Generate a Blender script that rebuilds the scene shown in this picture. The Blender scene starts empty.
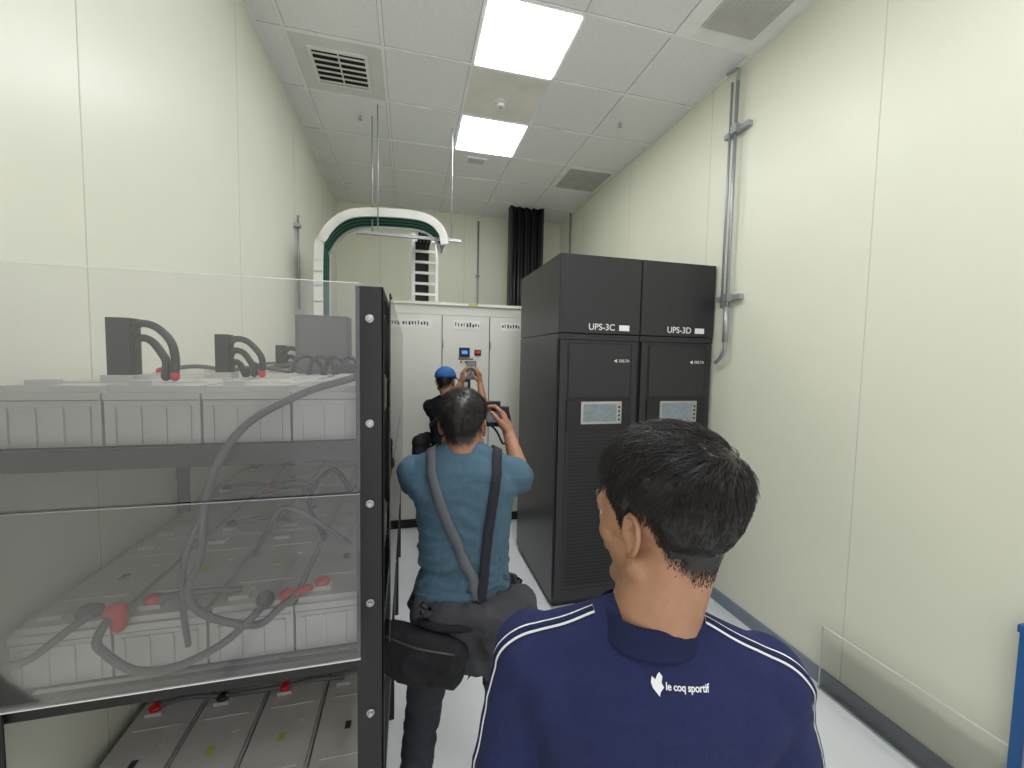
import bpy, bmesh, math, random
from mathutils import Vector, Matrix, noise
from mathutils.bvhtree import BVHTree
random.seed(7)
sc=bpy.context.scene
sc.view_settings.view_transform='Standard'
I4=Matrix.Identity(4)
V=Vector
# ---------------------------------------------------------------- materials
def lin(c):
    c=c/255.0
    return c/12.92 if c<=0.04045 else ((c+0.055)/1.055)**2.4
def rgb(r,g,b): return (lin(r),lin(g),lin(b),1)
def mat(name,col,rough=0.5,metal=0.0,var=0.06,scale=6,bump=0.0,bscale=80,spec=0.5,emit=None,es=0):
    m=bpy.data.materials.new(name); m.use_nodes=True
    nt=m.node_tree; b=nt.nodes['Principled BSDF']
    b.inputs['Roughness'].default_value=rough; b.inputs['Metallic'].default_value=metal
    b.inputs['Specular IOR Level'].default_value=spec
    c=rgb(*col)
    tc=nt.nodes.new('ShaderNodeTexCoord')
    n=nt.nodes.new('ShaderNodeTexNoise'); n.inputs['Scale'].default_value=scale; n.inputs['Detail'].default_value=4
    nt.links.new(tc.outputs['Object'],n.inputs['Vector'])
    r=nt.nodes.new('ShaderNodeValToRGB'); r.name='ramp'
    r.color_ramp.elements[0].position=0.3; r.color_ramp.elements[1].position=0.7
    r.color_ramp.elements[0].color=tuple(x*(1-var) for x in c[:3])+(1,)
    r.color_ramp.elements[1].color=tuple(min(1,x*(1+var)) for x in c[:3])+(1,)
    nt.links.new(n.outputs['Fac'],r.inputs['Fac']); nt.links.new(r.outputs['Color'],b.inputs['Base Color'])
    if bump>0:
        n2=nt.nodes.new('ShaderNodeTexNoise'); n2.inputs['Scale'].default_value=bscale; n2.inputs['Detail'].default_value=3
        nt.links.new(tc.outputs['Object'],n2.inputs['Vector'])
        bp=nt.nodes.new('ShaderNodeBump'); bp.inputs['Strength'].default_value=bump; bp.inputs['Distance'].default_value=0.01
        nt.links.new(n2.outputs['Fac'],bp.inputs['Height']); nt.links.new(bp.outputs['Normal'],b.inputs['Normal'])
    if emit:
        b.inputs['Emission Color'].default_value=rgb(*emit); b.inputs['Emission Strength'].default_value=es
    return m
def with_scalp(m):
    m2=m.copy(); m2.name=m.name+'_head'; nt=m2.node_tree; b=nt.nodes['Principled BSDF']; r=nt.nodes['ramp']
    a=nt.nodes.new('ShaderNodeAttribute'); a.attribute_name='hairf'
    mx=nt.nodes.new('ShaderNodeMixRGB'); mx.inputs[2].default_value=rgb(40,31,28)
    nt.links.new(a.outputs['Fac'],mx.inputs[0]); nt.links.new(r.outputs['Color'],mx.inputs[1]); nt.links.new(mx.outputs[0],b.inputs['Base Color'])
    return m2
def acrylic(name,tint=0.97,extra=0.05,ior=1.4):
    m=bpy.data.materials.new(name); m.use_nodes=True; nt=m.node_tree
    for n in list(nt.nodes): nt.nodes.remove(n)
    o=nt.nodes.new('ShaderNodeOutputMaterial'); mx=nt.nodes.new('ShaderNodeMixShader'); mx2=nt.nodes.new('ShaderNodeMixShader')
    t=nt.nodes.new('ShaderNodeBsdfTransparent'); t.inputs['Color'].default_value=(tint,tint,tint,1)
    g=nt.nodes.new('ShaderNodeBsdfGlossy'); g.inputs['Roughness'].default_value=0.03
    d=nt.nodes.new('ShaderNodeBsdfDiffuse'); d.inputs['Color'].default_value=(.85,.85,.85,1)
    f=nt.nodes.new('ShaderNodeFresnel'); f.inputs['IOR'].default_value=ior
    mx2.inputs[0].default_value=extra
    nt.links.new(t.outputs[0],mx2.inputs[1]); nt.links.new(d.outputs[0],mx2.inputs[2])
    nt.links.new(f.outputs[0],mx.inputs[0]); nt.links.new(mx2.outputs[0],mx.inputs[1]); nt.links.new(g.outputs[0],mx.inputs[2])
    nt.links.new(mx.outputs[0],o.inputs[0]); return m
M_wall=mat('wall_paint',(230,230,211),0.40,var=0.012,scale=2,bump=0.02,bscale=30)
M_wallL=mat('wall_paint_left',(231,231,216),0.34,var=0.012,scale=2,bump=0.02,bscale=30)
M_seam=mat('wall_seam',(202,203,186),0.6)
M_tile=mat('ceiling_tile',(240,241,240),0.9,var=0.03,scale=40,bump=0.25,bscale=220)
M_stain=mat('ceiling_tile_stained',(234,230,222),0.9,var=0.06,scale=5,bump=0.2,bscale=220)
M_tbar=mat('t_bar',(242,243,241),0.5)
M_grille=mat('grille',(172,171,168),0.5)
M_gtile=mat('diffuser_plate',(220,219,215),0.6)
M_dark=mat('dark_gap',(44,44,44),0.8)
M_floor=mat('floor_vinyl',(224,226,228),0.3,var=0.03,scale=3)
M_base=mat('baseboard_grey',(128,136,150),0.5)
M_ups=mat('ups_black',(43,42,46),0.45,var=0.04,scale=30,bump=0.05,bscale=400)
M_upsd=mat('ups_black_dark',(25,25,28),0.45)
M_upss=mat('ups_side',(47,46,50),0.33,bump=0.03,bscale=400)
M_silver=mat('silver_metal',(190,190,192),0.3,metal=0.9)
M_galv=mat('galvanised',(168,172,174),0.4,metal=0.6)
M_white=mat('white_enamel',(232,232,226),0.35,var=0.02)
M_cab=mat('cabinet_cream',(228,228,218),0.38,var=0.015)
M_lcd=mat('lcd',(120,128,132),0.15,var=0.15,scale=30,emit=(130,145,155),es=0.15)
M_lcdb=mat('lcd_blue',(60,110,190),0.2,emit=(90,140,230),es=0.8)
M_lcdr=mat('led_red',(170,50,40),0.3,emit=(200,60,50),es=0.3)
M_ledg=mat('led_green',(50,150,80),0.3)
M_black=mat('black_plastic',(24,24,26),0.4)
M_rack=mat('rack_black',(33,32,35),0.45,var=0.05)
M_cell=mat('battery_case',(190,189,186),0.38,var=0.05,scale=10)
M_celltop=mat('battery_lid',(190,186,182),0.38,var=0.06,scale=8)
M_cable=mat('cable_grey',(92,92,96),0.42)
M_cableb=mat('cable_black',(26,26,29),0.42)
M_red=mat('terminal_red',(186,20,28),0.3)
M_green=mat('cable_green',(40,120,95),0.5)
M_text=mat('text_white',(235,235,235),0.6)
M_textd=mat('text_dark',(50,50,60),0.6)
M_blue=mat('blue_board',(30,90,150),0.4)
M_acr=acrylic('clear_acrylic')
M_acr2=acrylic('clear_guard',0.98,0.03,1.2)
M_light=mat('lamp_diffuser',(255,255,255),0.5,emit=(250,252,255),es=16.5)
M_paper=mat('paper_label',(240,240,235),0.7)
M_yel=mat('yellow_tag',(190,180,80),0.6)
# ---------------------------------------------------------------- builders
def link(ob,parent=None):
    sc.collection.objects.link(ob)
    if parent: ob.parent=parent
    return ob
def empty(name,loc=(0,0,0),rz=0,s=1):
    e=bpy.data.objects.new(name,None); e.empty_display_size=.1; e.location=loc; e.rotation_euler=(0,0,rz); e.scale=(s,s,s)
    sc.collection.objects.link(e); return e
def catmull(pts,n=8):
    pts=[V(p) for p in pts]; out=[]
    P=[pts[0]*2-pts[1]]+pts+[pts[-1]*2-pts[-2]]
    for i in range(1,len(P)-2):
        p0,p1,p2,p3=P[i-1],P[i],P[i+1],P[i+2]
        for k in range(n):
            t=k/n
            out.append(.5*((2*p1)+(p2-p0)*t+(2*p0-5*p1+4*p2-p3)*t*t+(3*p1-p0-3*p2+p3)*t**3))
    out.append(pts[-1]); return out
def frame(d):
    d=d.normalized(); a=V((0,0,1)) if abs(d.z)<.9 else V((1,0,0))
    u=d.cross(a).normalized(); return u,d.cross(u).normalized()
class B:
    def __init__(s): s.bm=bmesh.new(); s.mats=[]
    def mi(s,m):
        if m not in s.mats: s.mats.append(m)
        return s.mats.index(m)
    def box(s,x0,x1,y0,y1,z0,z1,m,M=I4):
        mt=M@Matrix.Translation(((x0+x1)/2,(y0+y1)/2,(z0+z1)/2))@Matrix.Diagonal((abs(x1-x0),abs(y1-y0),abs(z1-z0),1))
        r=bmesh.ops.create_cube(s.bm,size=1,matrix=mt); k=s.mi(m)
        for f in {f for v in r['verts'] for f in v.link_faces}: f.material_index=k
    def tube(s,pts,r,m,seg=10,smooth=True,n=8):
        pts=catmull(pts,n) if smooth and len(pts)>2 else [V(p) for p in pts]
        k=s.mi(m); rings=[]; u=None
        for i,p in enumerate(pts):
            d=(pts[min(i+1,len(pts)-1)]-pts[max(i-1,0)]).normalized()
            if u is None: u,_=frame(d)
            u=(u-d*u.dot(d)).normalized(); w=d.cross(u)
            rr=r(i/(len(pts)-1)) if callable(r) else r
            rings.append([s.bm.verts.new(p+(u*math.cos(a)+w*math.sin(a))*rr) for a in [2*math.pi*j/seg for j in range(seg)]])
        for a,b in zip(rings,rings[1:]):
            for j in range(seg):
                f=s.bm.faces.new((a[j],a[(j+1)%seg],b[(j+1)%seg],b[j])); f.material_index=k; f.smooth=True
        for rr in (rings[0][::-1],rings[-1]):
            f=s.bm.faces.new(rr); f.material_index=k
    def cyl(s,p0,p1,r,m,seg=20): s.tube([p0,p1],r,m,seg,False)
    def ell(s,c,r,m,M=I4):
        q=bmesh.ops.create_icosphere(s.bm,subdivisions=3,radius=1,matrix=M@Matrix.Translation(c)@Matrix.Diagonal((*r,1))); k=s.mi(m)
        for f in {f for v in q['verts'] for f in v.link_faces}: f.material_index=k; f.smooth=True
    def done(s,name,parent=None,bevel=0,M=None):
        bmesh.ops.recalc_face_normals(s.bm,faces=s.bm.faces)
        me=bpy.data.meshes.new(name); s.bm.to_mesh(me); s.bm.free()
        for m in s.mats: me.materials.append(m)
        ob=bpy.data.objects.new(name,me); link(ob,parent)
        if M is not None: ob.matrix_local=M
        if bevel:
            b=ob.modifiers.new('bevel','BEVEL'); b.width=bevel; b.segments=2; b.limit_method='ANGLE'
        return ob
def text(body,size,loc,rot,m,parent,name='lettering'):
    c=bpy.data.curves.new(name,'FONT'); c.body=body; c.size=size; c.extrude=.0006; c.align_x='CENTER'; c.align_y='CENTER'; c.offset=size*.01
    c.materials.append(m); o=bpy.data.objects.new(name,c); o.location=loc; o.rotation_euler=rot; link(o,parent); return o
# ---------------------------------------------------------------- room (wall behind the camera left out to let world light in)
XL,XR,YB,YF,ZC=-.963,2.265,6.09,-1.6,3.9
def slab(name,*a,m): b=B(); b.box(*a,m); return b
b=slab('f',XL-.1,XR+.1,YF-.1,YB+.1,-.1,0,m=M_floor); b.done('floor')
b=slab('c',XL-.1,XR+.1,YF-.1,YB+.1,ZC,ZC+.1,m=M_tile); b.done('ceiling')
b=slab('w',XL-.1,XL,YF,YB,0,ZC,m=M_wallL)
for y in (.36,1.56,2.76,3.96,5.16): b.box(XL,XL+.001,y-.002,y+.002,0,ZC,M_seam)
b.done('wall_left')
b=slab('w',XR,XR+.1,YF,YB,0,ZC,m=M_wall)
for y in (.4,1.60,2.80,4.0,5.2): b.box(XR-.001,XR,y-.002,y+.002,0,ZC,M_seam)
b.done('wall_right')
b=slab('w',XL-.1,XR+.1,YB,YB+.1,0,ZC,m=M_wall)
for x in (-.4,.78,1.96): b.box(x-.003,x+.003,YB-.002,YB,0,ZC,M_seam)
b.done('wall_back')
b=B(); b.box(XR-.012,XR,YF,YB,0,.09,M_base); b.done('baseboard_right')
b=B(); b.box(XL,XL+.012,YF,YB,0,.09,M_base); b.done('baseboard_left')
b=B(); b.box(XL+.012,XR-.012,YB-.012,YB,0,.09,M_base); b.done('baseboard_back')
gx=[.43+.61*k for k in range(-2,3)]; gy=[3.04+.61*k for k in range(-7,5)]
b=B()
for x in gx: b.box(x-.011,x+.011,YF,YB,ZC-.009,ZC,M_tbar)
for y in gy: b.box(XL,XR,y-.011,y+.011,ZC-.0091,ZC,M_tbar)
b.box(XL,XL+.02,YF,YB,ZC-.010,ZC,M_tbar); b.box(XR-.02,XR,YF,YB,ZC-.010,ZC,M_tbar)
for x in gx:
    for s in (-1,1): b.box(x+s*.0125-.0022,x+s*.0125+.0022,YF,YB,ZC-.0015,ZC,M_grille)
for y in gy:
    for s in (-1,1): b.box(XL,XR,y+s*.0125-.0022,y+s*.0125+.0022,ZC-.0015,ZC,M_grille)
b.done('trim_1')
def gtile(name,ix,iy,kind,ins=.05):
    x0,x1=.43+.61*ix+.011,.43+.61*(ix+1)-.011; y0,y1=3.04+.61*iy+.011,3.04+.61*(iy+1)-.011
    b=B()
    if kind=='light':
        b.box(x0,x1,y0,y1,ZC-.006,ZC-.0005,M_white); b.box(x0+.012,x1-.012,y0+.012,y1-.012,ZC-.012,ZC-.006,M_light)
    elif kind=='diff':
        b.box(x0,x1,y0,y1,ZC-.006,ZC-.0005,M_gtile)
        a0,a1,c0,c1=x0+.12,x1-.12,y0+.12,y1-.12
        b.box(a0,a1,c0,c1,ZC-.008,ZC-.006,M_dark)
        for q0,q1,w0,w1 in ((a0-.02,a1+.02,c0-.02,c0),(a0-.02,a1+.02,c1,c1+.02),(a0-.02,a0,c0,c1),(a1,a1+.02,c0,c1)):
            b.box(q0,q1,w0,w1,ZC-.018,ZC-.006,M_white)
        for k in range(6):
            yy=c0+(c1-c0)*(k+.5)/6
            b.box(a0,a1,-.016,.016,-.001,.001,M_white,Matrix.Translation((0,yy,ZC-.018))@Matrix.Rotation(.25,4,'X'))
        b.box((a0+a1)/2-.004,(a0+a1)/2+.004,c0,c1,ZC-.026,ZC-.012,M_white)
    elif kind=='grille':
        b.box(x0,x1,y0,y1,ZC-.006,ZC-.0005,M_tbar)
        b.box(x0+ins,x1-ins,y0+ins,y1-ins,ZC-.008,ZC-.006,M_dark)
        for k in range(24):
            xx=x0+ins+.006+(x1-x0-2*ins-.012)*k/23; hw=.0058*(1-ins*1.5)
            b.box(xx-hw,xx+hw,y0+ins,y1-ins,ZC-.014,ZC-.008,M_gtile)
    elif kind=='stain':
        b.box(x0,x1,y0,y1,ZC-.003,ZC-.0005,M_stain)
    return b.done(name)
for iy in (-7,-5,-3,-1,1): gtile('ceiling_light_panel',0,iy,'light')
gtile('air_diffuser',-2,0,'diff')
gtile('return_air_grille',2,-2,'grille',.1)
gtile('return_air_grille',2,2,'grille')
gtile('stained_ceiling_tile',0,0,'stain')
b=B(); b.box(.58,.79,4.37,4.5,ZC-.012,ZC,M_tbar)
for k in range(6): b.box(.60,.77,4.385+.018*k,4.392+.018*k,ZC-.014,ZC-.012,M_grille)
b.done('small_vent')
def det(x,y):
    b=B(); b.cyl((x,y,ZC),(x,y,ZC-.02),.055,M_white); b.cyl((x,y,ZC-.02),(x,y,ZC-.05),.035,M_white); b.cyl((x,y,ZC-.05),(x,y,ZC-.053),.008,M_red)
    b.done('smoke_detector')
det(.72,3.4)
def spr(x,y):
    b=B(); b.cyl((x,y,ZC),(x,y,ZC-.006),.03,M_white); b.cyl((x,y,ZC-.006),(x,y,ZC-.035),.008,M_silver); b.cyl((x,y,ZC-.035),(x,y,ZC-.038),.018,M_silver)
    b.done('fire_sprinkler')
spr(-.42,3.92); spr(1.8,3.4)
# ---------------------------------------------------------------- UPS cabinets
UX0,UY0,UY1=1.0,2.66,3.66
W=.626
def ups(x0,label):
    root=empty('ups_cabinet'); b=B(); x1=x0+W-.004
    b.box(x0,x1,UY0+.03,UY1,.04,1.985,M_upss)
    b.box(x0+.02,x1-.02,UY0+.05,UY1-.02,0,.04,M_upsd)
    b.box(x0,x1,UY0+.005,UY1,1.99,2.53,M_upss)
    b.box(x0+.003,x1-.003,UY0,UY0+.01,1.993,2.527,M_ups)
    b.box(x0,x1,UY0+.01,UY0+.03,1.945,1.985,M_ups)
    dx0,dx1=x0+.012,x1-.012
    b.box(dx0,dx1,UY0,UY0+.028,.09,1.94,M_ups)
    def fr(a0,a1,z0,z1,m=M_upsd,w=.006):
        b.box(a0,a1,UY0-.003,UY0,z0,z0+w,m); b.box(a0,a1,UY0-.003,UY0,z1-w,z1,m); b.box(a0,a0+w,UY0-.003,UY0,z0,z1,m); b.box(a1-w,a1,UY0-.003,UY0,z0,z1,m)
    fr(dx0+.055,dx1-.045,1.53,1.925)
    b.box(dx0+.065,dx1-.055,UY0-.006,UY0,1.545,1.915,M_ups)
    b.box(dx0+.055,dx1-.045,UY0-.012,UY0,1.30,1.52,M_upsd)
    b.box(dx0+.16,dx0+.475,UY0-.018,UY0-.012,1.35,1.51,M_silver)
    b.box(dx0+.18,dx0+.435,UY0-.020,UY0-.018,1.367,1.493,M_lcd)
    for k in range(4): b.box(dx0+.448,dx0+.462,UY0-.021,UY0-.018,1.372+.03*k,1.387+.03*k,M_black)
    fr(dx0+.055,dx1-.045,.14,1.28)
    for k in range(44):
        z=.17+.025*k; b.box(dx0+.075,dx1-.065,UY0-.004,UY0,z,z+.012,M_upsd)
    b.box(dx1-.03,dx1-.012,UY0-.02,UY0,1.0,1.18,M_black)
    b.done('body',root,.003)
    text(label,.064,(x0+.32,UY0-.001,2.035),(math.pi/2,0,0),M_text,root,'label')
    c=B(); c.box(x0+.455,x0+.535,UY0-.002,UY0,2.015,2.055,M_paper)
    c.cyl((x0+.435,UY0-.006,1.80),(x0+.435,UY0-.008,1.80),.016,M_text,3)
    c.done('sticker',root)
    text('DELTA',.028,(x0+.50,UY0-.007,1.80),(math.pi/2,0,0),M_text,root,'badge')
ups(UX0,'UPS-3C'); ups(UX0+W+.003,'UPS-3D')
# ---------------------------------------------------------------- switchgear cabinets
root=empty('switchgear_cabinet'); b=B()
CY=4.3
xs=[-.2,.33,.83,1.33]
for i in range(3):
    x0,x1=xs[i],xs[i+1]
    b.box(x0,x1,CY+.02,CY+.75,.1,2.34,M_cab)
    b.box(x0+.006,x1-.006,CY,CY+.02,.12,2.24,M_cab)
    b.box(x0+.001,x0+.006,CY+.012,CY+.02,.12,2.24,M_dark)
    b.box(x0,x1,CY+.005,CY+.02,2.245,2.34,M_cab)
    b.box(x0+.03,x1-.03,CY+.04,CY+.7,0,.1,M_dark)
    b.box(x0+.12,x1-.1,CY-.003,CY,2.10,2.19,M_paper)
    rl=random.Random(i)
    for k in range(9): b.box(x0+.135+.030*k,x0+.135+.030*k+rl.uniform(.008,.02),CY-.004,CY-.003,2.125+rl.uniform(0,.01),2.155+rl.uniform(0,.02),M_textd)
    b.box(x1-.04,x1-.02,CY-.02,CY,1.15,1.35,M_black)
    for z in (.4,1.9): b.cyl((x0+.01,CY-.004,z),(x0+.01,CY-.004,z+.08),.008,M_silver)
b.box(-.2,1.33,CY-.02,CY+.02,2.34,2.37,M_cab)
b.box(.6,.7,CY-.022,CY-.02,2.345,2.368,M_yel)
b.box(.51,.62,CY-.015,CY,1.81,1.91,M_black); b.box(.535,.595,CY-.018,CY-.015,1.845,1.88,M_lcdb)
b.box(.67,.74,CY-.012,CY,1.83,1.89,M_black); b.box(.68,.73,CY-.014,CY-.012,1.85,1.88,M_lcdr)
for k,mm in enumerate((M_lcdr,M_ledg,M_yel)): b.cyl((.53+.05*k,CY,1.76),(.53+.05*k,CY-.015,1.76),.012,mm)
b.box(.5,.66,CY-.004,CY,1.785,1.797,M_textd)
b.box(.47,.66,CY-.012,CY,1.40,1.68,M_white); b.box(.5,.63,CY-.02,CY-.012,1.46,1.58,M_black)
b.box(.53,.6,CY-.03,CY-.02,1.49,1.55,M_silver)
b.done('body',root,.003)
# ---------------------------------------------------------------- cable trays, bundles, conduits
b=B()
path=catmull([(-.74,3.95,1.5),(-.74,3.95,2.6),(-.70,3.95,2.8),(-.57,3.95,2.96),(-.38,3.95,3.03),(.0,3.95,3.05),(.18,3.95,3.02),(.28,3.95,2.93),(.31,3.95,2.82)],8)
for yo in (-.17,.17):
    for i in range(len(path)-1):
        p,q=path[i],path[i+1]; d=q-p
        if d.length<1e-4: continue
        ang=math.atan2(d.z,d.x)
        Mx=Matrix.Translation(((p.x+q.x)/2,p.y+yo,(p.z+q.z)/2))@Matrix.Rotation(-ang,4,'Y')
        b.box(-d.length*.53,d.length*.53,-.008,.008,-.036,.036,M_white,Mx)
for i in range(0,len(path),3):
    p=path[i]; b.cyl((p.x,p.y-.17,p.z),(p.x,p.y+.17,p.z),.012,M_galv)
for k in range(7):
    yo=-.12+.04*k
    pts=[V((p.x,p.y+yo,p.z))+V((.02 if p.z<2.7 and p.x<0 else 0,0,-.018 if p.z>2.7 else 0)) for p in path[:-6:3]]
    b.tube(pts,.014,M_green if k%2==0 else M_cableb,8,True,3)
b.done('cable_tray')
b=B()
for x in (.04,.28): b.box(x-.016,x+.016,4.42,4.47,2.37,3.08,M_white)
for k in range(6): b.box(.04,.28,4.425,4.45,2.45+.11*k,2.475+.11*k,M_white)
b.box(.06,.17,4.455,4.47,2.37,3.05,M_dark)
for k in range(4): b.tube([(.08+.035*k,4.49,2.38),(.08+.035*k,4.49,2.9),(.10+.035*k,4.40,3.02),(.10+.035*k,4.15,3.03)],.017,M_cableb,8)
b.done('cable_ladder')
b=B()
for x,y in ((-.32,3.90),(.38,3.9),(-.26,3.72)): b.cyl((x,y,2.89),(x,y,ZC),.006,M_galv,8)
b.box(-.45,.47,3.885,3.915,2.88,2.905,M_galv)
b.done('strut_hanger')
b=B()
for k in range(9): b.tube([(1.38+.05*k,5.6+.03*(k%2),1.2),(1.38+.05*k,5.6+.03*(k%2),ZC-.0)],.027,M_cableb,10,False)
b.box(1.35,1.81,5.66,5.68,0,ZC,M_upsd); b.box(1.34,1.37,5.55,5.68,0,ZC,M_upsd); b.box(1.79,1.82,5.55,5.68,0,ZC,M_upsd)
b.done('cable_riser')
b=B(); yc=2.50
b.cyl((XR-.05,yc,1.95),(XR-.05,yc,ZC-.12),.012,M_galv,12); b.cyl((XR-.05,yc+.05,2.2),(XR-.05,yc+.05,ZC-.12),.009,M_galv,12)
b.tube([(XR-.05,yc,ZC-.14),(XR-.05,yc,ZC-.06),(XR-.05,yc+.1,ZC-.03)],.012,M_galv,12)
for z in (2.25,3.42):
    b.box(XR-.04,XR,yc-.1,yc+.12,z,z+.035,M_galv); b.box(XR-.075,XR-.035,yc-.03,yc+.02,z-.01,z+.045,M_galv)
b.cyl((XR-.05,yc,2.2),(XR-.05,yc,1.95),.02,M_galv,12)
b.tube([(XR-.05,yc,2.0),(XR-.05,yc,1.9),(XR-.045,yc+.04,1.84),(XR-.035,yc+.1,1.80)],.014,M_galv,12)
b.done('conduit_pipe')
b=B(); b.cyl((XR-.03,5.6,2.2),(XR-.03,5.6,ZC),.014,M_galv,12); b.box(XR-.05,XR,5.57,5.63,3.2,3.23,M_galv); b.done('conduit_pipe')
b=B(); b.cyl((XL+.03,3.95,2.2),(XL+.03,3.95,3.0),.010,M_galv,12); b.box(XL,XL+.05,3.92,3.98,2.9,2.93,M_galv); b.done('conduit_pipe')
b=B(); b.cyl((.98,6.05,1.5),(.98,6.05,3.8),.012,M_galv,12); b.box(.95,1.01,6.05,6.09,3.0,3.03,M_galv); b.done('conduit_pipe')
# ---------------------------------------------------------------- battery rack
RX0,RX1,RY0,RY1=-.955,-.067,1.15,3.75
b=B()
ys=[RY0,2.0,2.85,RY1-.05]
for y in ys:
    for x0,w_ in ((RX0,.045),(RX1-.07,.07)):
        zt_=1.985 if x0!=RX0 else 1.57
        b.box(x0,x0+w_,y,y+.006,0,zt_,M_rack)
        xx=x0 if x0==RX0 else x0+.064
        b.box(xx,xx+.006,y,y+.05,0,zt_,M_rack)
SH=[1.568,.975,.37]
for z in SH:
    b.box(RX0+.006,RX1-.07,RY0+.012,RY0+.03,z-.05,z,M_rack)
    b.box(RX0+.006,RX1-.07,RY1-.03,RY1-.012,z-.05,z,M_rack)
    for x0 in (RX0+.006,RX1-.03): b.box(x0,x0+.022,RY0+.03,RY1-.03,z-.05,z,M_rack)
    for k in range(9):
        y=RY0+.06+.3*k; b.box(RX0+.03,RX1-.03,y,y+.1,z-.012,z-.002,M_rack)
b.box(RX1-.03,RX1,RY0+.05,RY1,1.965,1.985,M_rack)
for z in (1.90,1.62,1.40,1.12,.80,.5):
    b.cyl((RX1-.035,RY0,z),(RX1-.035,RY0-.012,z),.007,M_silver,6)
    b.cyl((RX1-.035,RY0-.001,z),(RX1-.035,RY0-.004,z),.011,M_silver,16)
for y in ys[1:]:
    for z in (1.9,1.4,.8): b.cyl((RX1,y+.02,z),(RX1+.01,y+.02,z),.008,M_silver,6)
b.done('battery_rack',None,.0015)
b=B()
YA=RY0-.045
b.box(RX0+.005,RX1-.055,YA,YA+.004,1.448,1.985,M_acr)
b.box(RX0+.005,RX1-.055,YA-.008,YA-.004,1.0,1.446,M_acr)
b.box(RX1+.012,RX1+.016,RY0+.07,RY1,1.45,1.98,M_acr)
b.box(RX1+.012,RX1+.016,RY0+.07,RY1,.95,1.44,M_acr)
b.box(RX0+.005,RX1-.055,YA-.0005,YA+.0045,1.983,1.9848,M_white)
b.box(RX0+.005,RX1-.055,YA-.0085,YA-.0035,1.444,1.446,M_galv)
b.box(RX0+.005,RX1-.055,YA-.0085,YA-.0035,.998,1.001,M_white)
b.done('acrylic_guard_panel')
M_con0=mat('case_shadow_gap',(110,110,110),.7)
def bank(z0,seed,red,skipfront=False):
    rnd=random.Random(seed); b=B(); h=.148
    for r in range(5):
        y0=RY0+.055+.505*r; y1=y0+.49
        for c in range(4):
            x0=-.932+.2095*c; x1=x0+.203
            b.box(x0,x1,y0,y1,z0,z0+h-.028,M_cell)
            b.box(x0-.001,x1+.001,y0-.004,y1+.004,z0+h-.034,z0+h-.016,M_cell)
            b.box(x0+.006,x1-.006,y0+.006,y1-.006,z0+h-.016,z0+h,M_celltop)
            if r==0:
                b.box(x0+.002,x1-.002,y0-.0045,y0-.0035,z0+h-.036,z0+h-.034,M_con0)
                for k in range(4):
                    xx=x0+.018+.053*k; b.box(xx,xx+.007,y0-.006,y0,z0+.004,z0+h-.05,M_cell)
                b.box(x0+.025,x1-.025,y0-.003,y0,z0+h-.058,z0+h-.050,M_cell)
            b.box(x0+.03,x1-.03,y0+.12,y0+.125,z0+h,z0+h+.003,M_cell)
            b.box(x0+.03,x1-.03,y1-.125,y1-.12,z0+h,z0+h+.003,M_cell)
            b.box(x0+.092,x1-.092,y0+.22,y0+.25,z0+h,z0+h+.0015,M_yel if (r+c)%3 else M_textd)
            b.cyl(((x0+x1)/2+.05,y0+.3,z0+h),((x0+x1)/2+.05,y0+.3,z0+h+.004),.012,M_celltop,12)
            for yy,mm in ((y0+.05,M_red if (r+c)%2 else M_black),(y1-.05,M_black if (r+c)%2 else M_red)):
                xx=x0+.06
                b.box(xx-.025,xx+.025,yy-.02,yy+.02,z0+h,z0+h+.012,M_cell)
                if skipfront and r==0: continue
                if red and (rnd.random()<.45):
                    b.ell((xx,yy,z0+h+.018),(.022,.02,.014),mm)
                    if c<3:
                        b.tube([(xx,yy,z0+h+.02),(xx+.1,yy+rnd.uniform(-.02,.02),z0+h+.035),(xx+.21,yy,z0+h+.02)],.008,M_cable,8,True,5)
    b.done('storage_battery_bank',None)
bank(SH[0],1,True,True); bank(SH[1],2,True); bank(SH[2],3,True)
def arc(b,p,q,h,m,r=.009):
    p,q=V(p),V(q); mid=(p+q)/2
    b.tube([p,p+(q-p)*.15+V((0,0,h*.75)),mid+V((0,0,h)),p+(q-p)*.9+V((0,0,h*.6)),q],r,m,10)
zt=SH[0]+.148
def loop(b,x0,y,w,zb,zt_,r,m):
    b.tube([(x0,y,zt_-.03),(x0+w*.25,y,zt_),(x0+w*.6,y,zt_-.008),(x0+w*.9,y,zt_-.045),(x0+w,y,zb+(zt_-zb)*.35),(x0+w*.98,y,zb)],r,m,12)
def termblock(x,y,h,w=.06,n=3):
    b=B()
    b.box(x-w/2,x+w/2,y-.025,y+.025,zt,zt+h,M_black); b.box(x-w/2-.01,x+w/2+.01,y-.035,y+.035,zt,zt+.02,M_cell)
    for k in range(n):
        loop(b,x+w/2-.01,y-.012+.012*k,.11-.028*k,zt+.02,zt+h-.015-.04*k,.0105,M_cableb)
        b.ell((x+w/2-.01+(.11-.028*k)*.98,y-.012+.012*k,zt+.018),(.012,.013,.016),M_red if k==0 else M_black)
    b.done('terminal_block')
termblock(-.775,1.38,.178,.055,2); termblock(-.62,1.62,.150,.04,3); termblock(-.60,2.2,.13,.04,3)
b=B(); b.box(-.49,-.27,2.0,2.12,zt,1.98,mat('grey_box',(84,82,80),.5)); b.box(-.48,-.28,1.997,2.0,zt+.02,1.965,mat('grey_box_lid',(94,92,90),.5)); b.done('battery_monitor_box',None,.003)
b=B()
for k in range(4): arc(b,(-.47+.06*k,1.85+.02*k,zt),(-.36+.05*k,1.9,zt),.08,M_cableb,.009)
b.box(-.30,-.12,1.8,1.9,zt,zt+.05,M_black)
b.done('jumper_cable')
YC=RY0-.012
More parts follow.
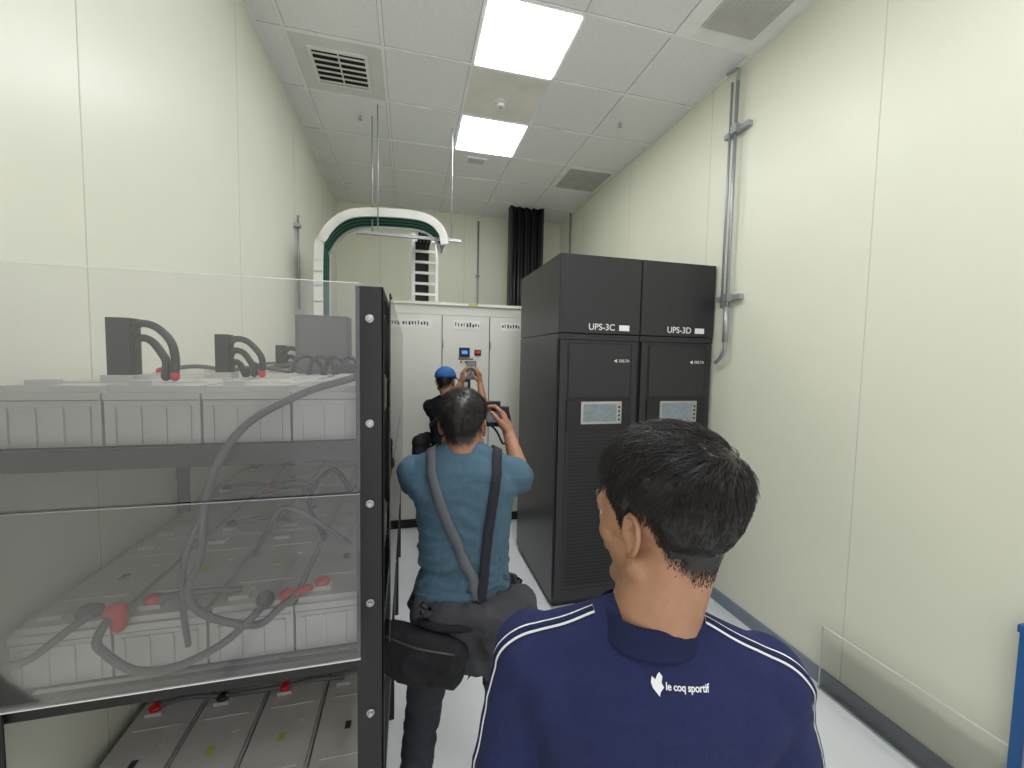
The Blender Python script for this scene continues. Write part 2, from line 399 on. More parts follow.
M_con=mat('connector_grey',(66,64,64),.45)
b=B()
b.tube([(-.10,1.3,1.76),(-.144,YC+.03,1.742),(-.268,YC,1.70),(-.404,YC,1.613),(-.478,YC,1.47),(-.499,YC,1.302),(-.527,YC,1.21),(-.49,YC,1.145),(-.381,YC,1.105),(-.33,YC+.01,1.135),(-.30,YC+.04,1.15)],.0095,M_cable,12)
b.tube([(-.707,YC+.06,1.164),(-.715,YC,1.12),(-.70,YC,1.08),(-.64,YC-.003,1.03),(-.551,YC-.003,1.027),(-.458,YC-.003,1.067),(-.40,YC,1.115),(-.37,YC+.03,1.14)],.0095,M_cable,12)
b.tube([(-.50,YC+.02,1.40),(-.535,YC+.01,1.30),(-.545,YC+.012,1.18),(-.54,YC+.02,1.06)],.007,M_cable,10)
b.tube([(-.92,YC+.03,1.06),(-.85,YC+.01,1.085),(-.78,YC+.02,1.14),(-.74,YC+.03,1.165)],.009,M_cable,10)
for c,d in (((-.707,YC+.05,1.150),(.027,.022,.026)),((-.32,YC+.045,1.15),(.020,.02,.018)),((-.698,YC+.045,1.125),(.018,.016,.022))): b.ell(c,d,M_red)
for c,d in (((-.755,YC+.045,1.165),(.030,.024,.018)),((-.37,YC+.04,1.148),(.022,.022,.022))): b.ell(c,d,M_con)
b.tube([(-.30,YC+.04,1.15),(-.285,YC+.06,1.155),(-.27,YC+.09,1.14)],.010,M_red,10)
b.done('battery_cable')
b=B(); b.tube([(-.3,1.6,1.12),(-.33,1.5,1.30),(-.25,1.45,1.42),(-.18,1.4,1.36)],.008,M_cableb,10); b.tube([(-.5,1.5,1.12),(-.45,1.45,1.22),(-.38,1.45,1.3),(-.2,1.5,1.14)],.008,M_cable,10); b.done('interlink_cable')
# ---------------------------------------------------------------- right side floor items
b=B(); b.box(XR-.045,XR-.04,.95,1.68,0,.36,M_acr2); b.box(XR-.0465,XR-.0385,.95,1.68,.358,.362,M_gtile); b.box(XR-.0465,XR-.0385,1.676,1.68,0,.36,M_gtile); b.box(XR-.05,XR-.012,.95,1.68,.0,.012,M_galv); b.done('clear_kick_guard')
b=B(); b.box(1.72,2.12,.95,1.75,0,.035,M_white); b.box(1.74,2.10,.97,1.73,.035,.045,M_floor); b.done('floor_hatch',None,.004)
b=B(); b.box(XR-.06,XR-.02,.60,.95,0,.84,M_blue); b.box(XR-.065,XR-.015,.595,.955,.82,.85,M_blue)
for y in (.62,.88): b.box(XR-.068,XR-.06,y,y+.03,.02,.80,M_base)
b.done('blue_partition_board',None,.004)
# ================================================================= PEOPLE
def p_ell(bm,c,r,M=I4,R=I4):
    bmesh.ops.create_icosphere(bm,subdivisions=3,radius=1,matrix=M@Matrix.Translation(c)@R@Matrix.Diagonal((*r,1)))
def p_cap(bm,p0,p1,r0,r1,M=I4,flat1=False,flat0=False,seg=20):
    p0=M@V(p0); p1=M@V(p1); d=p1-p0; L=d.length; d=d/L; u,w=frame(d)
    prof=[]
    if flat0: prof+=[(0,.001),(0,r0)]
    else:
        for k in range(6): a=math.pi/2*(k/6); prof.append((-r0*math.cos(a),max(.0005,r0*math.sin(a))))
        prof.append((0,r0))
    for k in range(1,6): prof.append((L*k/6,r0+(r1-r0)*k/6))
    if flat1: prof+=[(L,r1),(L,.001)]
    else:
        prof.append((L,r1))
        for k in range(1,7): a=math.pi/2*(k/6); prof.append((L+r1*math.sin(a),max(.0005,r1*math.cos(a))))
    rings=[[bm.verts.new(p0+d*t+(u*math.cos(a)+w*math.sin(a))*r) for a in [2*math.pi*j/seg for j in range(seg)]] for t,r in prof]
    for a,b_ in zip(rings,rings[1:]):
        for j in range(seg): bm.faces.new((a[j],a[(j+1)%seg],b_[(j+1)%seg],b_[j]))
    bm.faces.new(rings[0][::-1]); bm.faces.new(rings[-1])
def p_loft(bm,rings,seg=40,e=2.4):
    R=[]
    for (cx,cy,z,rx,ry) in rings:
        ring=[]
        for j in range(seg):
            a=2*math.pi*j/seg; c,s=math.cos(a),math.sin(a)
            ring.append(bm.verts.new((cx+rx*math.copysign(abs(c)**(2/e),c),cy+ry*math.copysign(abs(s)**(2/e),s),z)))
        R.append(ring)
    for a,b_ in zip(R,R[1:]):
        for j in range(seg): bm.faces.new((a[j],a[(j+1)%seg],b_[(j+1)%seg],b_[j]))
    bm.faces.new(R[0][::-1]); bm.faces.new(R[-1])
def fuse(bm,voxel,it,name='m'):
    bmesh.ops.recalc_face_normals(bm,faces=bm.faces)
    me=bpy.data.meshes.new('t'); bm.to_mesh(me); bm.free()
    ob=bpy.data.objects.new('t',me); sc.collection.objects.link(ob)
    m=ob.modifiers.new('r','REMESH'); m.mode='VOXEL'; m.voxel_size=voxel
    s=ob.modifiers.new('s','SMOOTH'); s.factor=.5; s.iterations=it
    dg=bpy.context.evaluated_depsgraph_get(); out=bpy.data.meshes.new_from_object(ob.evaluated_get(dg))
    bpy.data.objects.remove(ob); out.name=name
    for p in out.polygons: p.use_smooth=True
    return out
def bvh_of(me):
    return BVHTree.FromPolygons([v.co.copy() for v in me.vertices],[tuple(p.vertices) for p in me.polygons])
def mobj(name,me,mats,parent):
    me.materials.clear()
    for m in mats: me.materials.append(m)
    o=bpy.data.objects.new(name,me); return link(o,parent)
def ss(a,b_,x):
    t=max(0,min(1,(x-a)/(b_-a))); return t*t*(3-2*t)
M_hair=mat('hair_black',(30,25,24),0.36,var=.25,scale=60)
M_eye=mat('eye_white',(225,222,215),0.2); M_iris=mat('iris',(35,22,18),0.15)
HL=[(0,.078),(30,.072),(50,.052),(62,.030),(72,-.012),(82,-.012),(90,.026),(108,.018),(122,-.030),(150,-.058),(180,-.062)]
def hairline(p):
    th=abs(math.degrees(math.atan2(p.x,p.y+.01)))
    for (a,z0),(b_,z1) in zip(HL,HL[1:]):
        if th<=b_: return z0+(z1-z0)*(th-a)/(b_-a)
    return HL[-1][1]
def make_head(root,H,neck_base,skin,lip,nst,hairlen=1.0,hairvol=1.0,seed=1,cap=False,sub=5,brad=.0008):
    nb=H.inverted()@V(neck_base)
    bm=bmesh.new()
    p_ell(bm,(0,-.018,.034),(.075,.096,.083)); p_ell(bm,(0,.022,-.028),(.061,.064,.078))
    p_ell(bm,(0,.012,.01),(.069,.078,.075))
    p_ell(bm,(0,.060,-.090),(.026,.022,.021))
    for s in (-1,1):
        p_cap(bm,(s*.055,-.004,-.055),(s*.018,.060,-.092),.021,.018)
        p_ell(bm,(s*.036,.052,-.022),(.024,.024,.024))
        p_cap(bm,(s*.012,.083,.024),(s*.046,.066,.020),.010,.009)
        p_ell(bm,(s*.011,.093,-.026),(.009,.010,.008))
    p_cap(bm,(0,.083,.016),(0,.101,-.020),.009,.0115)
    p_cap(bm,(-.017,.082,-.047),(.017,.082,-.047),.007,.007); p_cap(bm,(-.014,.082,-.057),(.014,.082,-.057),.0075,.0075)
    p_ell(bm,(0,.078,-.053),(.030,.016,.017))
    p_cap(bm,(0,-.030,-.02),(nb.x,nb.y,nb.z),.055,.060)
    p_cap(bm,(0,.0,-.06),(nb.x,nb.y+.012,nb.z),.045,.053)
    core=fuse(bm,.0038,5,'head_skin'); tree=bvh_of(core)
    core.materials.clear()
    for m in (with_scalp(skin),lip): core.materials.append(m)
    at=core.attributes.new('hairf','FLOAT','POINT')
    for i,v in enumerate(core.vertices):
        s=v.co.z-hairline(v.co)+.008*noise.noise(v.co*110)
        at.data[i].value=ss(-.012,.020,s) if v.co.z>-.1 else 0
    for p in core.polygons:
        c=p.center
        if c.y>.08 and abs(c.x)<.024 and -.064<c.z<-.041: p.material_index=1
    core.transform(H); o=bpy.data.objects.new('head',core); link(o,root)
    bm=bmesh.new(); K=.86
    for s in (-1,1):
        def E(y,z,o=0): return (s*(.0725+.36*max(0,-(y+.004)+.010)+o),y*K-.008,z*K-.006)
        pts=[(.012,-.006),(.014,.010),(.010,.024),(.0,.031),(-.012,.028),(-.019,.016),(-.018,.0),(-.013,-.014),(-.005,-.026),(.004,-.030)]
        for a,c in zip(pts,pts[1:]): p_cap(bm,E(*a),E(*c),.0038,.0038,seg=10)
        p_ell(bm,E(-.001,.002,-.004),(.0045,.014*K,.026*K)); p_ell(bm,E(.003,-.026,-.001),(.005,.008,.008))
        p_cap(bm,E(-.008,.014,.001),E(.004,-.008,.000),.003,.003,seg=8)
        p_ell(bm,(s*.070,-.002,-.006),(.009,.012,.019))
    ear=fuse(bm,.0019,2,'ears'); ear.transform(H); mobj('ears',ear,[skin],root)
    b=B()
    for s in (-1,1):
        b.ell((s*.030,.069,.001),(.0135,.0125,.0095),M_eye); b.ell((s*.030,.0795,.001),(.0055,.003,.0055),M_iris)
        b.tube([(s*.018,.082,.009),(s*.030,.085,.011),(s*.043,.075,.007)],.0025,skin,6)
        b.tube([(s*.015,.092,.023),(s*.032,.088,.029),(s*.048,.072,.023)],lambda t:.0032-.0015*t,M_hair,6)
    b.done('eyes',root,M=H)
    if cap: hairvol*=.4
    cen=V((0,-.012,.02)); bm=bmesh.new(); bmesh.ops.create_icosphere(bm,subdivisions=sub,radius=1)
    def T(s,p):
        top=ss(.0,.09,p.z)
        return hairvol*ss(.0,.045,s)*(.005+.013*top)
    kill=[]
    for v in bm.verts:
        d=v.co.normalized(); h=tree.ray_cast(cen+d*.3,-d)
        if h[0] is None: kill.append(v); continue
        p=h[0]; s=p.z-hairline(p)
        if s<.012+.012*noise.noise(p*140) or p.z<-.09: kill.append(v); continue
        t=T(s,p)
        cl=noise.noise(V((p.x*60,p.y*34,p.z*40))+V((seed,0,0)))+.6*noise.noise(p*110)
        v.co=p+d*(max(0,t+.0003+.0050*t/.018*cl))
    bmesh.ops.delete(bm,geom=kill,context='VERTS')
    me=bpy.data.meshes.new('hair_volume'); bm.to_mesh(me); bm.free()
    for p in me.polygons: p.use_smooth=True
    me.transform(H); mobj('hair_volume',me,[M_hair],root)
    rnd=random.Random(seed); cu=bpy.data.curves.new('hair_strands','CURVE'); cu.dimensions='3D'; cu.bevel_depth=brad; cu.bevel_resolution=0
    crown=V((.01,-.07,.10)); n=0; tries=0
    while n<nst and tries<nst*6:
        tries+=1
        d=V((rnd.gauss(0,1),rnd.gauss(0,1),rnd.gauss(0,1))).normalized()
        if d.z<-.4 and d.y>0: continue
        h=tree.ray_cast(cen+d*.3,-d)
        if h[0] is None: continue
        p=h[0]; s=p.z-hairline(p)
        if s<rnd.uniform(-.012,.008) or p.z<-.085: continue
        if d.z<-.5 and rnd.random()<.0: continue
        nor=h[1]*.6+d*.4; nor.normalize()
        t=T(s,p); top=ss(.03,.10,p.z)
        comb=(p-crown); comb=comb+V((-.02*top,.06*top,-.07*(1-top))); comb=(comb-nor*comb.dot(nor))
        if comb.length<1e-4: continue
        comb.normalize()
        j=.16+.22*top
        clump=noise.noise(p*45+V((seed,3,0))); cl2=noise.noise(p*45+V((9,3,seed)))
        comb=(comb+V((rnd.gauss(0,j)+clump*.9*top,rnd.gauss(0,j)+cl2*.6*top,rnd.gauss(0,j*.6)))); comb=(comb-nor*comb.dot(nor)).normalized()
        L=hairlen*(.006+.008*ss(0,.05,s)+.022*top)*rnd.uniform(.6,1.2)*(.45 if cap else 1)
        lift=.12+.55*top*rnd.random()
        q=p+d*max(0,t-.002)+nor*.0004
        sp=cu.splines.new('POLY'); sp.points.add(3)
        for k in range(4):
            f=k/3
            w=q+comb*L*f+nor*(lift*L*(f-.55*f*f))-d*(L*f)**2*5.0
            w=H@w; sp.points[k].co=(w.x,w.y,w.z,1); sp.points[k].radius=1-.75*f
        n+=1
    cu.materials.append(M_hair); o=bpy.data.objects.new('hair_strands',cu); link(o,root)
    return tree
def add_hand(bm,wrist,d,n,side,curl=(.5,.7,.5),thumb=.6,sc_=1.0):
    wrist=V(wrist); d=V(d).normalized(); n=V(n); n=(n-d*n.dot(d)).normalized(); s=d.cross(n)*side
    S=sc_
    kn=[(.030,.088,1.0),(.010,.093,1.1),(-.011,.089,1.02),(-.030,.080,.8)]
    for k,(o,l,fl) in enumerate(kn):
        base=wrist+s*o*.55*S+d*.008; kp=wrist+d*l*S+s*o*S
        p_cap(bm,base,kp,.015*S,.0115*S,seg=12)
        ang=0; p=kp; r=.0095*S
        for j,(seg,c) in enumerate(zip((.044,.027,.021),curl)):
            ang+=c*(1+.08*k)
            dirv=d*math.cos(ang)+n*math.sin(ang)
            q=p+dirv*seg*fl*S; p_cap(bm,p,q,r,r*.92,seg=10); p=q; r*=.92
    p_ell(bm,tuple(wrist+d*.045*S+n*.006*S),(.028*S,.028*S,.028*S))
    t0=wrist+d*.025*S+s*.026*S+n*.006*S; t1=t0+(s*.55+d*.65+n*.45*thumb)*.042*S; t2=t1+(s*.15+d*.85+n*.6*thumb)*.032*S; t3=t2+(d*.8-s*.1+n*.7*thumb)*.024*S
    p_cap(bm,t0,t1,.016*S,.0115*S,seg=12); p_cap(bm,t1,t2,.0112*S,.010*S,seg=12); p_cap(bm,t2,t3,.010*S,.0085*S,seg=12)
    p_cap(bm,tuple(wrist-d*.03),tuple(wrist+d*.02),.026*S,.026*S)
def make_person(name,loc,az,J,shirt,trs,skin,lip,shoe,head_turn=0,head_tilt=0,head_lift=0,nst=4000,wide=1.0,folds=.004,cap=False,hairvol=1,hairlen=1,sleeve=.6,seed=1,headz=1.605,headsc=1.0,headoff=(0,.02),scale=1,sub=5,brad=.0008):
    root=empty(name,loc,-math.radians(az),scale); w=wide
    bm=bmesh.new()
    p_loft(bm,[(0,0,.885,.172*w,.128*w),(0,0,.95,.172*w,.128*w),(0,.005,1.05,.160*w,.122*w),(0,.005,1.15,.163*w,.122*w),(0,0,1.27,.176*w,.124*w),(0,-.005,1.36,.182*w,.118*w),(0,-.01,1.42,.160*w,.100*w),(0,-.012,1.455,.115*w,.08*w),(0,-.012,1.475,.07,.066)])
    for s,side in ((-1,'L'),(1,'R')):
        sh,el,wr=V(J['sh'+side]),V(J['el'+side]),V(J['wr'+side])
        p_cap(bm,(s*.04,-.016,1.462),(sh.x-s*.03,sh.y-.008,sh.z+.012),.048,.058*w)
        p_ell(bm,sh,(.064*w,.068*w,.066*w))
        p_cap(bm,(s*.06,-.035,1.30),(sh.x-s*.05,sh.y-.02,sh.z-.03),.085*w,.075*w)
        p_cap(bm,sh,sh.lerp(el,sleeve),.062*w,.060*w,flat1=True)
    me=fuse(bm,.0065,8,'shirt')
    # cloth creases: ridged folds running diagonally from the shoulders and bunching at the waist
    for v in me.vertices:
        c=v.co; sx=math.copysign(1,c.x)
        q1=V((c.x*4.5,c.y*4,c.z*12+abs(c.x)*9))+V((seed*3,0,0))
        f=1-abs(noise.noise(q1))*3.2
        q2=V((c.x*9+sx*c.z*3,c.y*7,c.z*24))+V((0,seed,4))
        g=1-abs(noise.noise(q2))*3.2
        waist=ss(1.28,.95,c.z); k=(.6+1.5*waist)
        damp=.35+.65*ss(1.46,1.38,c.z)
        v.co=c+v.normal*folds*damp*(f*k*.8+g*(.35+.7*waist))
    mobj('shirt',me,[shirt],root); tree=bvh_of(me)
    bm=bmesh.new()
    p_loft(bm,[(0,0,.80,.150*w,.118*w),(0,0,.88,.165*w,.122*w),(0,0,.98,.155*w,.116*w)])
    for s,side in ((-1,'L'),(1,'R')):
        hp,kn,an=V(J['hip'+side]),V(J['kn'+side]),V(J['an'+side])
        p_cap(bm,hp,kn,.092*w,.068*w); p_cap(bm,kn,an+(kn-an).normalized()*.02,.068*w,.056*w,flat1=True)
        p_ell(bm,(hp.x,hp.y-.035,hp.z),(.085*w,.085*w,.09))
    me=fuse(bm,.010,5,'trousers')
    for v in me.vertices:
        c=v.co; f=1-abs(noise.noise(V((c.x*8,c.y*8,c.z*20))+V((seed,0,5))))*3; v.co=c+v.normal*f*.006
    mobj('trousers',me,[trs],root)
    bm=bmesh.new()
    for s,side in ((-1,'L'),(1,'R')):
        an=V(J['an'+side]); q=math.radians(12)*s; R=Matrix.Rotation(-q,4,'Z'); off=Matrix.Translation((an.x,an.y,0))@R
        p_cap(bm,(0,-.03,.045),(0,.14,.035),.045,.038,M=off); p_ell(bm,(0,.10,.035),(.048,.085,.035),M=off); p_cap(bm,(0,0,.05),(0,-.005,.13),.043,.045,M=off)
    me=fuse(bm,.006,3,'shoes')
    for v in me.vertices: v.co.z=max(v.co.z,.001)
    mobj('shoes',me,[shoe],root)
    for s,side in ((-1,'L'),(1,'R')):
        sh,el,wr=V(J['sh'+side]),V(J['el'+side]),V(J['wr'+side]); bm=bmesh.new()
        p_cap(bm,sh,el,.044,.038); p_cap(bm,el,el.lerp(wr,.35),.040,.038); p_cap(bm,el.lerp(wr,.3),wr,.038,.025)
        hd=J.get('hd'+side,(wr-el)); hn=J['pn'+side]
        add_hand(bm,wr,hd,hn,J.get('ts'+side,1),J.get('curl'+side,(.35,.4,.3)))
        me=fuse(bm,.0042,3,'arm'); mobj('arm',me,[skin],root)
    H=Matrix.Translation((headoff[0],headoff[1],headz))@Matrix.Rotation(math.radians(head_turn),4,'Z')@Matrix.Rotation(math.radians(head_lift),4,'X')@Matrix.Rotation(math.radians(head_tilt),4,'Y')@Matrix.Scale(headsc,4)
    make_head(root,H,(0,-.015,1.44),skin,lip,nst,hairvol=hairvol,hairlen=hairlen,seed=seed,cap=cap,sub=sub,brad=brad)
    return root,tree,H
def ribbon(root,tree,guide,width,m,name,off=.004,n=10,thick=.002):
    pts=catmull(guide,n); P=[];N=[]
    for p in pts:
        h=tree.find_nearest(p)
        P.append(h[0]+h[1]*off); N.append(h[1])
    for _ in range(3):
        Q=P[:]
        for i in range(1,len(P)-1): Q[i]=(P[i-1]+P[i]*2+P[i+1])/4
        P=Q
    bm=bmesh.new(); rows=[]
    for i,p in enumerate(P):
        d=(P[min(i+1,len(P)-1)]-P[max(i-1,0)]).normalized(); s=d.cross(N[i]).normalized()
        row=[]
        for k in (-1,0,1):
            q=p+s*width/2*k; h=tree.find_nearest(q)
            if h[0] is not None and (h[0]-q).length<.03: q=h[0]+h[1]*off
            row.append(bm.verts.new(q))
        rows.append(row)
    for a,b_ in zip(rows,rows[1:]):
        for k in range(2): bm.faces.new((a[k],a[k+1],b_[k+1],b_[k]))
    bmesh.ops.recalc_face_normals(bm,faces=bm.faces)
    me=bpy.data.meshes.new(name); bm.to_mesh(me); bm.free(); me.materials.append(m)
    for p in me.polygons: p.use_smooth=True
    o=bpy.data.objects.new(name,me); link(o,root)
    so=o.modifiers.new('s','SOLIDIFY'); so.thickness=thick; so.offset=0
    return rows
skin1=mat('skin_1',(176,130,102),0.45,var=.09,scale=28,bump=.12,bscale=260)
skin2=mat('skin_2',(164,118,94),0.5,var=.08,scale=28,bump=.08,bscale=260)
lip=mat('lips',(150,86,78),0.4)
M_navy=mat('navy_polo',(38,44,84),0.8,var=.08,scale=120,bump=.3,bscale=420,spec=.22)
M_navyc=mat('navy_collar',(33,38,72),0.85,var=.07,scale=120,bump=.3,bscale=600,spec=.2)
M_teal=mat('teal_tshirt',(80,106,124),0.85,var=.08,scale=60,bump=.3,bscale=300,spec=.2)
M_bshirt=mat('black_shirt',(28,29,36),0.85,spec=.2)
M_trs=mat('grey_trousers',(58,60,68),0.85,var=.08,scale=30,spec=.2)
M_trs2=mat('dark_trousers',(40,42,52),0.85,spec=.2)
M_shoe=mat('shoe_black',(28,28,30),0.5)
M_jack=mat('grey_jacket',(70,70,76),0.85,var=.08,scale=20,bump=.3,bscale=60,spec=.2)
M_bag=mat('bag_black',(32,32,36),0.75,var=.1,scale=60,bump=.3,bscale=300,spec=.3)
M_strap=mat('strap_grey',(102,106,112),0.8,bump=.3,bscale=500)
M_strapb=mat('strap_black',(34,36,46),0.8,bump=.3,bscale=500)
M_cap=mat('cap_blue',(36,90,160),0.75)
# ---- foreground man
J=dict(shL=(-.180,-.005,1.395),elL=(-.225,-.02,1.12),wrL=(-.225,.10,.88),hipL=(-.09,0,.88),knL=(-.11,.02,.50),anL=(-.12,-.01,.09),
       shR=(.180,-.005,1.395),elR=(.225,-.02,1.12),wrR=(.225,.10,.88),hipR=(.09,0,.88),knR=(.11,.02,.50),anR=(.12,-.01,.09),
       pnL=(1,0,0),pnR=(-1,0,0),tsL=-1,tsR=1,hdL=(0,.25,-1),hdR=(0,.25,-1))
r1,t1,H1=make_person('man_in_navy_polo',(.352,.535,0),22,J,M_navy,M_trs2,skin1,lip,M_shoe,head_turn=44,head_lift=-6,nst=15000,wide=.97,folds=.0042,seed=3,hairvol=1.0,hairlen=1.0,headz=1.628,headsc=1.13,headoff=(.022,.022),sleeve=.8,scale=.957,sub=6,brad=.0007)
bm=bmesh.new(); seg=48; R=[]
for (z,rx,ry,cy) in ((1.464,.084,.079,-.016),(1.478,.079,.075,-.014),(1.497,.071,.069,-.011),(1.503,.068,.066,-.010),(1.497,.063,.062,-.010),(1.47,.060,.06,-.01)):
    R.append([bm.verts.new((rx*math.sin(2*math.pi*j/seg),cy+ry*math.cos(2*math.pi*j/seg),z-.012*ss(0,1,math.cos(2*math.pi*j/seg)))) for j in range(seg)])
for a,b_ in zip(R,R[1:]):
    for j in range(seg): bm.faces.new((a[j],a[(j+1)%seg],b_[(j+1)%seg],b_[j]))
bmesh.ops.recalc_face_normals(bm,faces=bm.faces)
me=bpy.data.meshes.new('collar'); bm.to_mesh(me); bm.free(); me.materials.append(M_navyc)
for p in me.polygons: p.use_smooth=True
o=bpy.data.objects.new('collar',me); link(o,r1); so=o.modifiers.new('s','SOLIDIFY'); so.thickness=.003; o.modifiers.new('ss','SUBSURF').levels=1
for s in (-1,1):
    g=[(s*.085,-.03,1.50),(s*.13,-.035,1.48),(s*.18,-.035,1.46),(s*.225,-.035,1.41),(s*.26,-.035,1.34),(s*.28,-.04,1.25),(s*.29,-.04,1.18)]
    ribbon(r1,t1,g,.016,M_text,'shoulder_tape',.0018,14,.001)
    ribbon(r1,t1,g,.009,M_navyc,'shoulder_tape_print',.0029,14,.001)
def wrap_text(body,size,x0,z0,name):
    c=bpy.data.curves.new('t','FONT'); c.body=body; c.size=size; c.align_x='LEFT'; c.offset=size*.022; c.space_character=.95
    o=bpy.data.objects.new('t',c); sc.collection.objects.link(o)
    dg=bpy.context.evaluated_depsgraph_get(); me=bpy.data.meshes.new_from_object(o.evaluated_get(dg)); bpy.data.objects.remove(o)
    for v in me.vertices:
        h=t1.ray_cast(V((x0+v.co.x,-.6,z0+v.co.y)),V((0,1,0)))
        if h[0]: v.co=h[0]+V((0,-.0025,0))
    me.materials.clear(); me.materials.append(M_text); o=bpy.data.objects.new(name,me); link(o,r1)
wrap_text('le coq sportif',.0115,.012,1.434,'back_lettering')
bm=bmesh.new()
bird=[(-.006,0),(.002,-.008),(.004,-.002),(.010,.004),(.006,.010),(.008,.018),(.003,.024),(-.001,.020),(-.004,.014),(-.010,.018),(-.012,.010),(-.009,.003)]
vs=[]
for x,z in bird:
    h=t1.ray_cast(V((.002+x*.8,-.6,1.433+z*.8)),V((0,1,0))); vs.append(bm.verts.new(h[0]+V((0,-.0025,0))))
bm.faces.new(vs); me=bpy.data.meshes.new('back_emblem'); bm.to_mesh(me); bm.free(); me.materials.append(M_text); o=bpy.data.objects.new('back_emblem',me); link(o,r1)
# ---- man in teal shirt, photographing
J=dict(shL=(-.18,.0,1.385),elL=(-.215,.20,1.27),wrL=(-.03,.355,1.46),hipL=(-.09,0,.88),knL=(-.15,.05,.48),anL=(-.19,0,.09),
       shR=(.175,.0,1.385),elR=(.215,.18,1.31),wrR=(.155,.325,1.475),hipR=(.09,0,.88),knR=(.17,.06,.48),anR=(.20,0,.09),
       pnL=(.8,.1,.3),pnR=(-.8,.2,0),tsL=-1,tsR=1,hdL=(.25,.3,.8),hdR=(-.25,.35,.8),curlL=(.5,.7,.5),curlR=(.5,.7,.5))
P2=(.195,1.44,0)
r2,t2,H2=make_person('man_in_teal_tshirt',P2,14,J,M_teal,M_trs,skin2,lip,M_shoe,head_turn=-6,head_lift=-3,nst=5000,wide=.98,folds=.0062,seed=9,headz=1.555,hairvol=.8,hairlen=.8,headsc=1.05,headoff=(-.01,.03))
ribbon(r2,t2,[(-.10,.06,1.46),(-.105,-.03,1.46),(-.09,-.12,1.38),(-.04,-.14,1.25),(.03,-.14,1.10),(.08,-.14,.98),(.12,-.12,.93)],.036,M_strap,'camera_strap',.006,10,.003)
ribbon(r2,t2,[(.10,.06,1.46),(.11,-.03,1.46),(.115,-.12,1.36),(.10,-.14,1.2),(.085,-.14,1.05),(.075,-.14,.95)],.034,M_strapb,'bag_strap',.009,10,.003)
def cm(root_loc,az,p,rz=0):
    return Matrix.Translation(root_loc)@Matrix.Rotation(-math.radians(az),4,'Z')@Matrix.Translation(p)@Matrix.Rotation(rz,4,'Z')
b=B(); b.box(-.07,.07,-.02,.02,-.045,.045,M_black); b.box(-.03,.03,-.018,.015,.045,.068,M_black); b.cyl((0,.02,0),(0,.09,0),.036,M_black); b.cyl((0,.09,0),(0,.10,0),.039,M_black)
b.box(-.035,.035,-.022,-.02,-.025,.025,M_lcd); b.tube([(.065,0,.03),(.075,-.02,-.03),(.05,-.03,-.12),(.01,-.06,-.05),(-.06,-.03,.0)],.005,M_strapb,6)
o=b.done('digital_camera',None,.003); o.matrix_world=cm(P2,14,(.085,.395,1.54),0)
def blob(name,parts,m,root,vox=.007,it=6,amp=.006,fr=14):
    bm=bmesh.new()
    for q in parts:
        if q[0]=='c': p_cap(bm,*q[1:])
        else: p_ell(bm,*q[1:])
    me=fuse(bm,vox,it,name)
    for v in me.vertices: v.co=v.co+v.normal*(.5-abs(noise.noise(v.co*fr))*2.4)*amp
    return mobj(name,me,[m],root)
wb=empty('waist_bag',P2,-math.radians(14))
blob('pouch',[('c',(-.235,-.13,.86),(-.02,-.165,.835),.058,.06),('c',(-.21,-.13,.79),(-.03,-.165,.775),.052,.055),('e',(-.12,-.16,.82),(.13,.06,.095))],M_bag,wb,amp=.007,fr=14)
b=B(); b.tube([(-.24,-.17,.895),(-.12,-.219,.89),(.0,-.219,.87)],.003,M_con,6); b.tube([(-.18,-.05,.93),(-.1,-.15,.92),(.05,-.155,.92),(.16,-.06,.93),(.16,.08,.93),(0,.15,.93),(-.16,.09,.93),(-.18,-.05,.93)],.014,M_bag,8); b.done('belt',wb)
jk=empty('jacket',P2,-math.radians(14))
blob('cloth',[('c',(-.12,-.09,.93),(.10,-.12,.93),.055,.06),('c',(.08,-.11,.93),(.20,.0,.90),.065,.07),('c',(.20,.0,.88),(.16,.1,.90),.07,.06),('c',(.13,-.10,.90),(.12,-.09,.74),.07,.05),('c',(.20,-.03,.87),(.215,-.03,.80),.06,.05),('c',(0,-.11,.92),(.05,-.1,.76),.055,.05)],M_jack,jk,amp=.014,fr=13)
# ---- man with cap
P3=(.33,3.42,0)
J=dict(shL=(-.17,.0,1.39),elL=(-.20,.20,1.28),wrL=(.02,.30,1.58),hipL=(-.09,0,.88),knL=(-.10,.02,.50),anL=(-.11,-.01,.09),
       shR=(.17,.0,1.39),elR=(.26,.17,1.36),wrR=(.195,.285,1.58),hipR=(.09,0,.88),knR=(.11,.02,.50),anR=(.12,-.01,.09),
       pnL=(.6,.5,.2),pnR=(-.8,.3,0),tsL=-1,tsR=1,hdL=(.1,.1,1),hdR=(-.15,.1,1),curlL=(.4,.7,.5),curlR=(.4,.7,.5))
r3,t3,H3=make_person('man_in_black_shirt',P3,22,J,M_bshirt,M_trs2,skin2,lip,M_shoe,head_turn=-5,head_lift=-2,nst=1200,wide=.93,folds=.005,seed=5,headz=1.60,headoff=(-.04,.02),cap=True,sub=5)
b=B(); b.box(-.045,.045,-.004,.004,-.085,.085,M_black); b.box(-.04,.04,-.005,-.004,-.08,.08,M_lcd)
o=b.done('smartphone',None,.002); o.matrix_world=cm(P3,22,(.10,.345,1.69))
bm=bmesh.new(); N=40; R=[]
for k in range(9):
    a=math.pi/2*k/9; R.append([bm.verts.new((.088*math.cos(a)*math.sin(2*math.pi*j/N),-.014+.107*math.cos(a)*math.cos(2*math.pi*j/N),.038+.092*math.sin(a))) for j in range(N)])
for a,b_ in zip(R,R[1:]):
    for j in range(N): bm.faces.new((a[j],a[(j+1)%N],b_[(j+1)%N],b_[j]))
bm.faces.new(R[-1])
A=[];C=[]
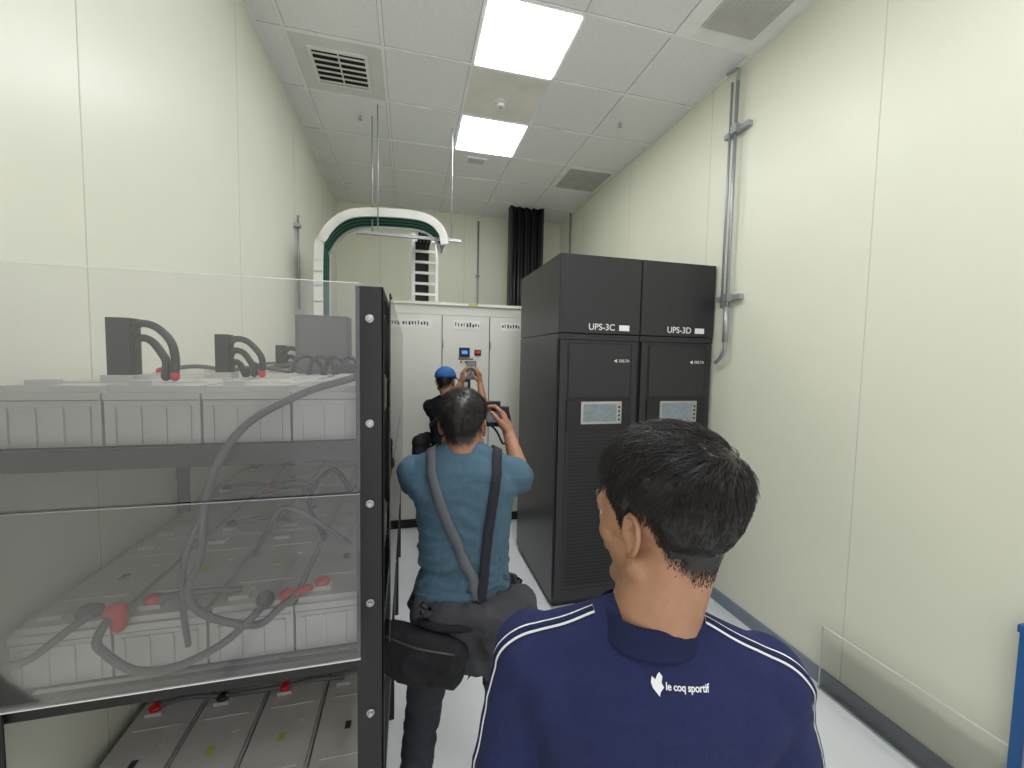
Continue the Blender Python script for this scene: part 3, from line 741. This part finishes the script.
for k in range(-8,9):
    a=math.radians(k*7.5)
    A.append(bm.verts.new((.087*math.sin(a),-.014+.106*math.cos(a),.042))); C.append(bm.verts.new((.082*math.sin(a),.02+.148*math.cos(a*.9),.030-.012*abs(math.sin(a)))))
for k in range(16): bm.faces.new((A[k],A[k+1],C[k+1],C[k]))
bmesh.ops.recalc_face_normals(bm,faces=bm.faces)
me=bpy.data.meshes.new('cap'); bm.to_mesh(me); bm.free(); me.transform(H3); me.materials.append(M_cap)
for p in me.polygons: p.use_smooth=True
capo=bpy.data.objects.new('baseball_cap',me); link(capo); capo.location=P3; capo.rotation_euler=(0,0,-math.radians(22))
so=capo.modifiers.new('s','SOLIDIFY'); so.thickness=.004
sb=empty('shoulder_bag',P3,-math.radians(22))
blob('pouch',[('c',(-.24,-.08,1.10),(-.22,.08,1.10),.055,.055),('c',(-.25,-.08,.93),(-.23,.08,.93),.06,.06),('e',(-.24,0,1.02),(.07,.13,.14))],M_bag,sb)
ribbon(sb,t3,[(-.18,.0,1.2),(-.10,-.12,1.28),(.0,-.13,1.36),(.09,-.05,1.46),(.08,.05,1.44)],.035,M_strapb,'strap',.005,10,.003)
# ---------------------------------------------------------------- world + camera
w=bpy.data.worlds.new('world'); sc.world=w; w.use_nodes=True
w.node_tree.nodes['Background'].inputs[0].default_value=(.97,.98,1,1); w.node_tree.nodes['Background'].inputs[1].default_value=1.1  # bright ambient fill, added to enter where the wall is left out
cd=bpy.data.cameras.new('camera'); co=bpy.data.objects.new('camera',cd); link(co); sc.camera=co
cd.sensor_width=36; cd.lens=36*408/1024; cd.clip_start=.02
yaw,pit,rol=math.radians(14.2),math.radians(3.5),math.radians(1.06)
F=V((math.sin(yaw)*math.cos(pit),math.cos(yaw)*math.cos(pit),-math.sin(pit))); R0=V((math.cos(yaw),-math.sin(yaw),0)); U0=R0.cross(F)
Rr=R0*math.cos(rol)+U0*math.sin(rol); U=U0*math.cos(rol)-R0*math.sin(rol)
mw=Matrix((( Rr.x,U.x,-F.x,0),(Rr.y,U.y,-F.y,0),(Rr.z,U.z,-F.z,1.8),(0,0,0,1))); co.matrix_world=mw
